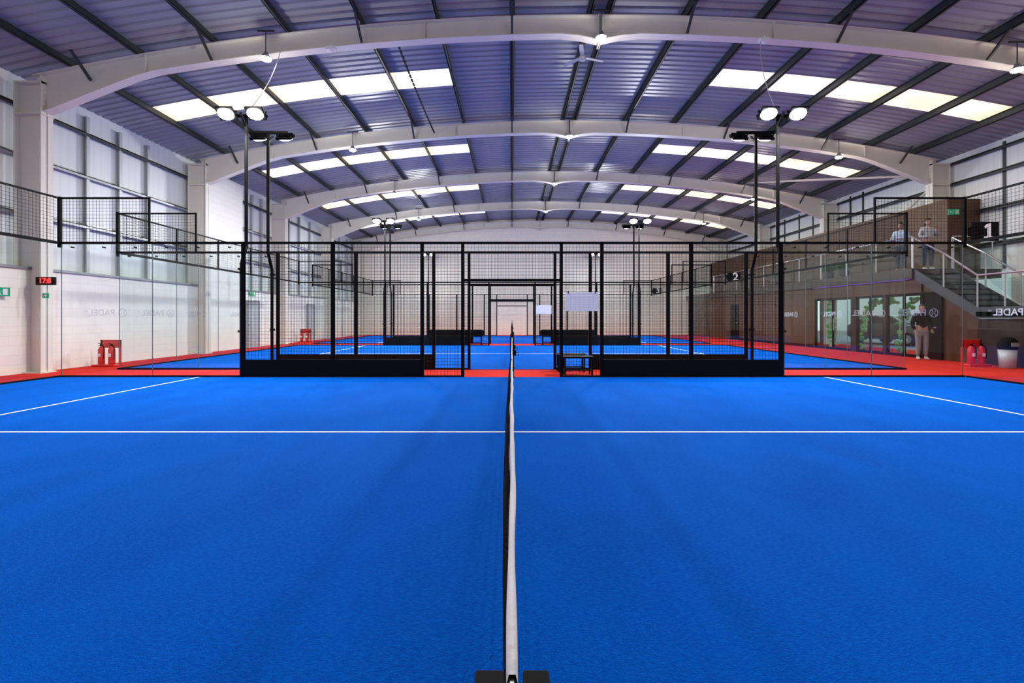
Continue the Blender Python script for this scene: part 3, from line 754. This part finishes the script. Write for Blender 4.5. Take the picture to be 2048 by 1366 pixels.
# exit sign upstairs, bin, plants
exitsign((15.3, 16.18, 4.9), .38, 0, True, 'green fire exit sign on the brown gallery wall')
e = thing('litter_bin', (13.05, 12.3, 0), 'pale grey litter bin with black lid', 'bin')
part(G().tube([(0, 0, 0), (0, 0, .5)], .19, 20, rs=[.16, .19]), 'body', M['lgrey'], e, smooth=True)
part(G().tube([(0, 0, .5), (0, 0, .52), (0, 0, .72), (0, 0, .8), (0, 0, .82)], .2, 20, rs=[.2, .2, .19, .13, .02]), 'lid', M['black'], e, smooth=True)
part(G().box(-.1, -.2, .58, .1, -.185, .68), 'flap', M['grey'], e)
for (x, y) in ((13.95, 19.6), (14.0, 20.6), (14.0, 24.5)):
    e = thing('potted_plant', (x, y, 2.95), 'leafy green plant in a dark pot on the gallery', 'plant', 'gallery plants')
    part(G().tube([(0, 0, 0), (0, 0, .35)], .17, 14, rs=[.13, .18]), 'pot', M['pot'], e)
    g = G()
    for k in range(60):
        a = random.uniform(0, 6.28); l = random.uniform(.3, .62); el = random.uniform(.4, 1.4)
        d = Vector((math.cos(a)*math.cos(el), math.sin(a)*math.cos(el), math.sin(el)))
        sd = Vector((-math.sin(a), math.cos(a), 0))*.045
        p0 = Vector((0, 0, .33)); p1 = p0+d*l*.6; p2 = p0+d*l+Vector((0, 0, -.08))
        g.add([p0, p1-sd, p2, p1+sd], [(0, 1, 2, 3)])
    part(g, 'foliage', M['leaf'], e)

# ------------------------------------------------------------------ people
def skin(vs, es, rs, root=0, sub=1):
    me = bpy.data.meshes.new('sk'); me.from_pydata(vs, es, []); o = bpy.data.objects.new('sk', me); link(o)
    o.modifiers.new('S', 'SKIN'); s = o.modifiers.new('D', 'SUBSURF'); s.levels = sub
    bpy.context.view_layer.update()
    for i, r in enumerate(rs):
        sv = me.skin_vertices[0].data[i]; sv.radius = r if isinstance(r, tuple) else (r, r); sv.use_root = (i == root)
    bpy.context.view_layer.update()
    dg = bpy.context.evaluated_depsgraph_get(); m2 = bpy.data.meshes.new_from_object(o.evaluated_get(dg))
    bpy.data.objects.remove(o); return gmesh(m2)
def person(loc, rz, arms, shirt, trou, label, hairlong=False, shoe='shoe', sleeve=True):
    e = thing('person', loc, label, 'person', rz=rz)
    V = [(0,0,.95),(0,.0,1.12),(0,0,1.33),(0,.01,1.47),(0,-.005,1.55)]
    E = [(0,1),(1,2),(2,3),(3,4)]; R = [(.15,.11),(.135,.10),(.165,.11),(.06,.055),.052]
    def add(p, par, r): V.append(p); R.append(r); E.append((par, len(V)-1)); return len(V)-1
    AR = []
    for s, (el, wr) in zip((-1, 1), arms):
        a = add((s*.17, 0, 1.41), 2, .06); b_ = add(el, a, .043); c = add(wr, b_, .03); AR.append((s, el, wr))
    for s in (-1, 1):
        a = add((s*.09, 0, .88), 0, .09); b_ = add((s*.1, -.015, .5), a, .062); c = add((s*.1, .015, .1), b_, .042); add((s*.115, -.11, .035), c, .03)
    g = G(); g.add(*skin(V, E, R))
    def hf(p):
        x, y, z = p
        f = 1-.22*max(0, -z); return [x*f, y*(1-.1*max(0, -z)), z]
    g.ell((0, -.02, 1.64), (.075, .095, .12), 16, 12, hf)
    g.ell((0, -.115, 1.63), (.014, .02, .024), 8, 6)           # nose
    for s in (-1, 1): g.ell((s*.076, -.01, 1.635), (.012, .02, .03), 8, 6)
    for s, el, wr in AR:   # hands
        el = Vector(el); wr = Vector(wr); d = (wr-el).normalized(); sd = d.cross(Vector((0, 0, 1)) if abs(d.z) < .7 else Vector((0, 1, 0))).normalized(); nn = d.cross(sd)
        g.add(*skin([tuple(wr), tuple(wr+d*.045), tuple(wr+d*.085)], [(0, 1), (1, 2)], [.024, (.034, .018), (.034, .016)]))
        for k, ln in enumerate((.065, .075, .07, .055)):
            b0 = wr+d*.08+sd*(k-1.5)*.019
            g.tube([b0, b0+d*ln*.5, b0+d*ln*.8+nn*ln*.3, b0+d*ln*.85+nn*ln*.55], .008, 6, rs=[.009, .0085, .008, .006])
        b0 = wr+d*.03-sd*.03; g.tube([b0, b0+d*.03-sd*.025, b0+d*.06-sd*.03+nn*.01], .009, 6, rs=[.011, .01, .007])
    part(g, 'body', M['skin'], e, smooth=True)
    cv = V[:4]+[]; cv[0] = (0, 0, .93)
    CV = list(cv); CE = [(0,1),(1,2),(2,3)]; CR = [(.165,.125),(.15,.115),(.18,.125),(.075,.07)]
    for s, el, wr in AR:
        i0 = len(CV); CV += [(s*.17, 0, 1.41), el, tuple(Vector(el).lerp(Vector(wr), .93))]; CR += [.078, .06, .043]; CE += [(2, i0), (i0, i0+1), (i0+1, i0+2)]
    part(G().add(*skin(CV, CE, CR)), 'shirt', M[shirt], e, smooth=True)
    TV = [(0, 0, 1.0), (0, 0, .93)]; TE = [(0, 1)]; TR = [(.155, .12), (.165, .13)]
    for s in (-1, 1):
        i0 = len(TV); TV += [(s*.09, 0, .85), (s*.1, -.015, .5), (s*.1, .015, .1)]; TR += [.105, .08, .06]; TE += [(1, i0), (i0, i0+1), (i0+1, i0+2)]
    part(G().add(*skin(TV, TE, TR)), 'trousers', M[trou], e, smooth=True)
    for s in (-1, 1):
        part(G().ell((s*.11, -.045, .045), (.046, .12, .045), 12, 8).ell((s*.1, .01, .07), (.046, .055, .05), 10, 6), 'shoe', M[shoe], e, smooth=True)
        part(G().ell((s*.028, -.104, 1.655), (.012, .008, .008), 8, 5), 'eye', M['hair'], e)
    part(G().ell((0, -.103, 1.583), (.022, .008, .006), 8, 5), 'mouth', M['redp'], e)
    # hair cap: full at crown and back, cut at the hairline in front
    def hc(p):
        x, y, z = p
        lim = .38 if y < -.25 else (-.1 if y < .25 else -.65)
        return [x, y, max(z, lim)]
    g = G().ell((0, -.008, 1.648), (.084, .104, .125), 18, 12, hc)
    if hairlong: g.ell((0, .07, 1.57), (.075, .05, .13), 12, 8)
    part(g, 'hair', M['hair'], e, smooth=True)
    return e
person((13.82, 16.6, 2.95), math.radians(-55), [((-.22, -.12, 1.15), (-.12, -.36, 1.1)), ((.22, -.12, 1.15), (.14, -.36, 1.1))], 'shirtb', 'jeans', 'person in pale blue shirt leaning on the balcony railing')
person((14.2, 15.95, 2.95), math.radians(-15), [((-.24, .0, 1.15), (-.05, -.2, 1.12)), ((.25, -.02, 1.16), (.12, -.22, 1.38))], 'shirtg', 'jeans', 'dark haired person in grey top standing with raised hand', True)
person((12.95, 14.75, 0), math.radians(-20), [((-.24, .04, 1.13), (-.22, -.12, .92)), ((.24, .04, 1.13), (.2, -.14, .94))], 'shirtk', 'trous', 'person in black top and light grey trousers standing by the wall')

# ------------------------------------------------------------------ extra light
def area(name, loc, rot, sx, sy, P, c=(1, 1, 1)):
    l = bpy.data.lights.new(name, 'AREA'); l.shape = 'RECTANGLE'; l.size = sx; l.size_y = sy; l.energy = P; l.color = c
    o = bpy.data.objects.new(name, l); link(o); o.location = loc; o.rotation_euler = rot; return o
area('lobby_ceiling_light', (14.8, 18, 2.5), (0, 0, 0), 1.5, 4, 30, (1, .95, .85))
w = bpy.data.worlds.new('World'); sc.world = w; w.use_nodes = True
bg = w.node_tree.nodes['Background']; bg.inputs[0].default_value = (.85, .95, .95, 1); bg.inputs[1].default_value = 1.4

# ------------------------------------------------------------------ camera
cam = bpy.data.cameras.new('camera'); co = bpy.data.objects.new('camera', cam); link(co)
cam.sensor_width = 36; cam.lens = F/2048*36; cam.shift_y = -48/2048; cam.clip_start = .05; cam.clip_end = 200
co.location = (0, 0, CH); co.rotation_euler = (math.pi/2, 0, 0)
sc.camera = co
sc.view_settings.view_transform = 'Standard'
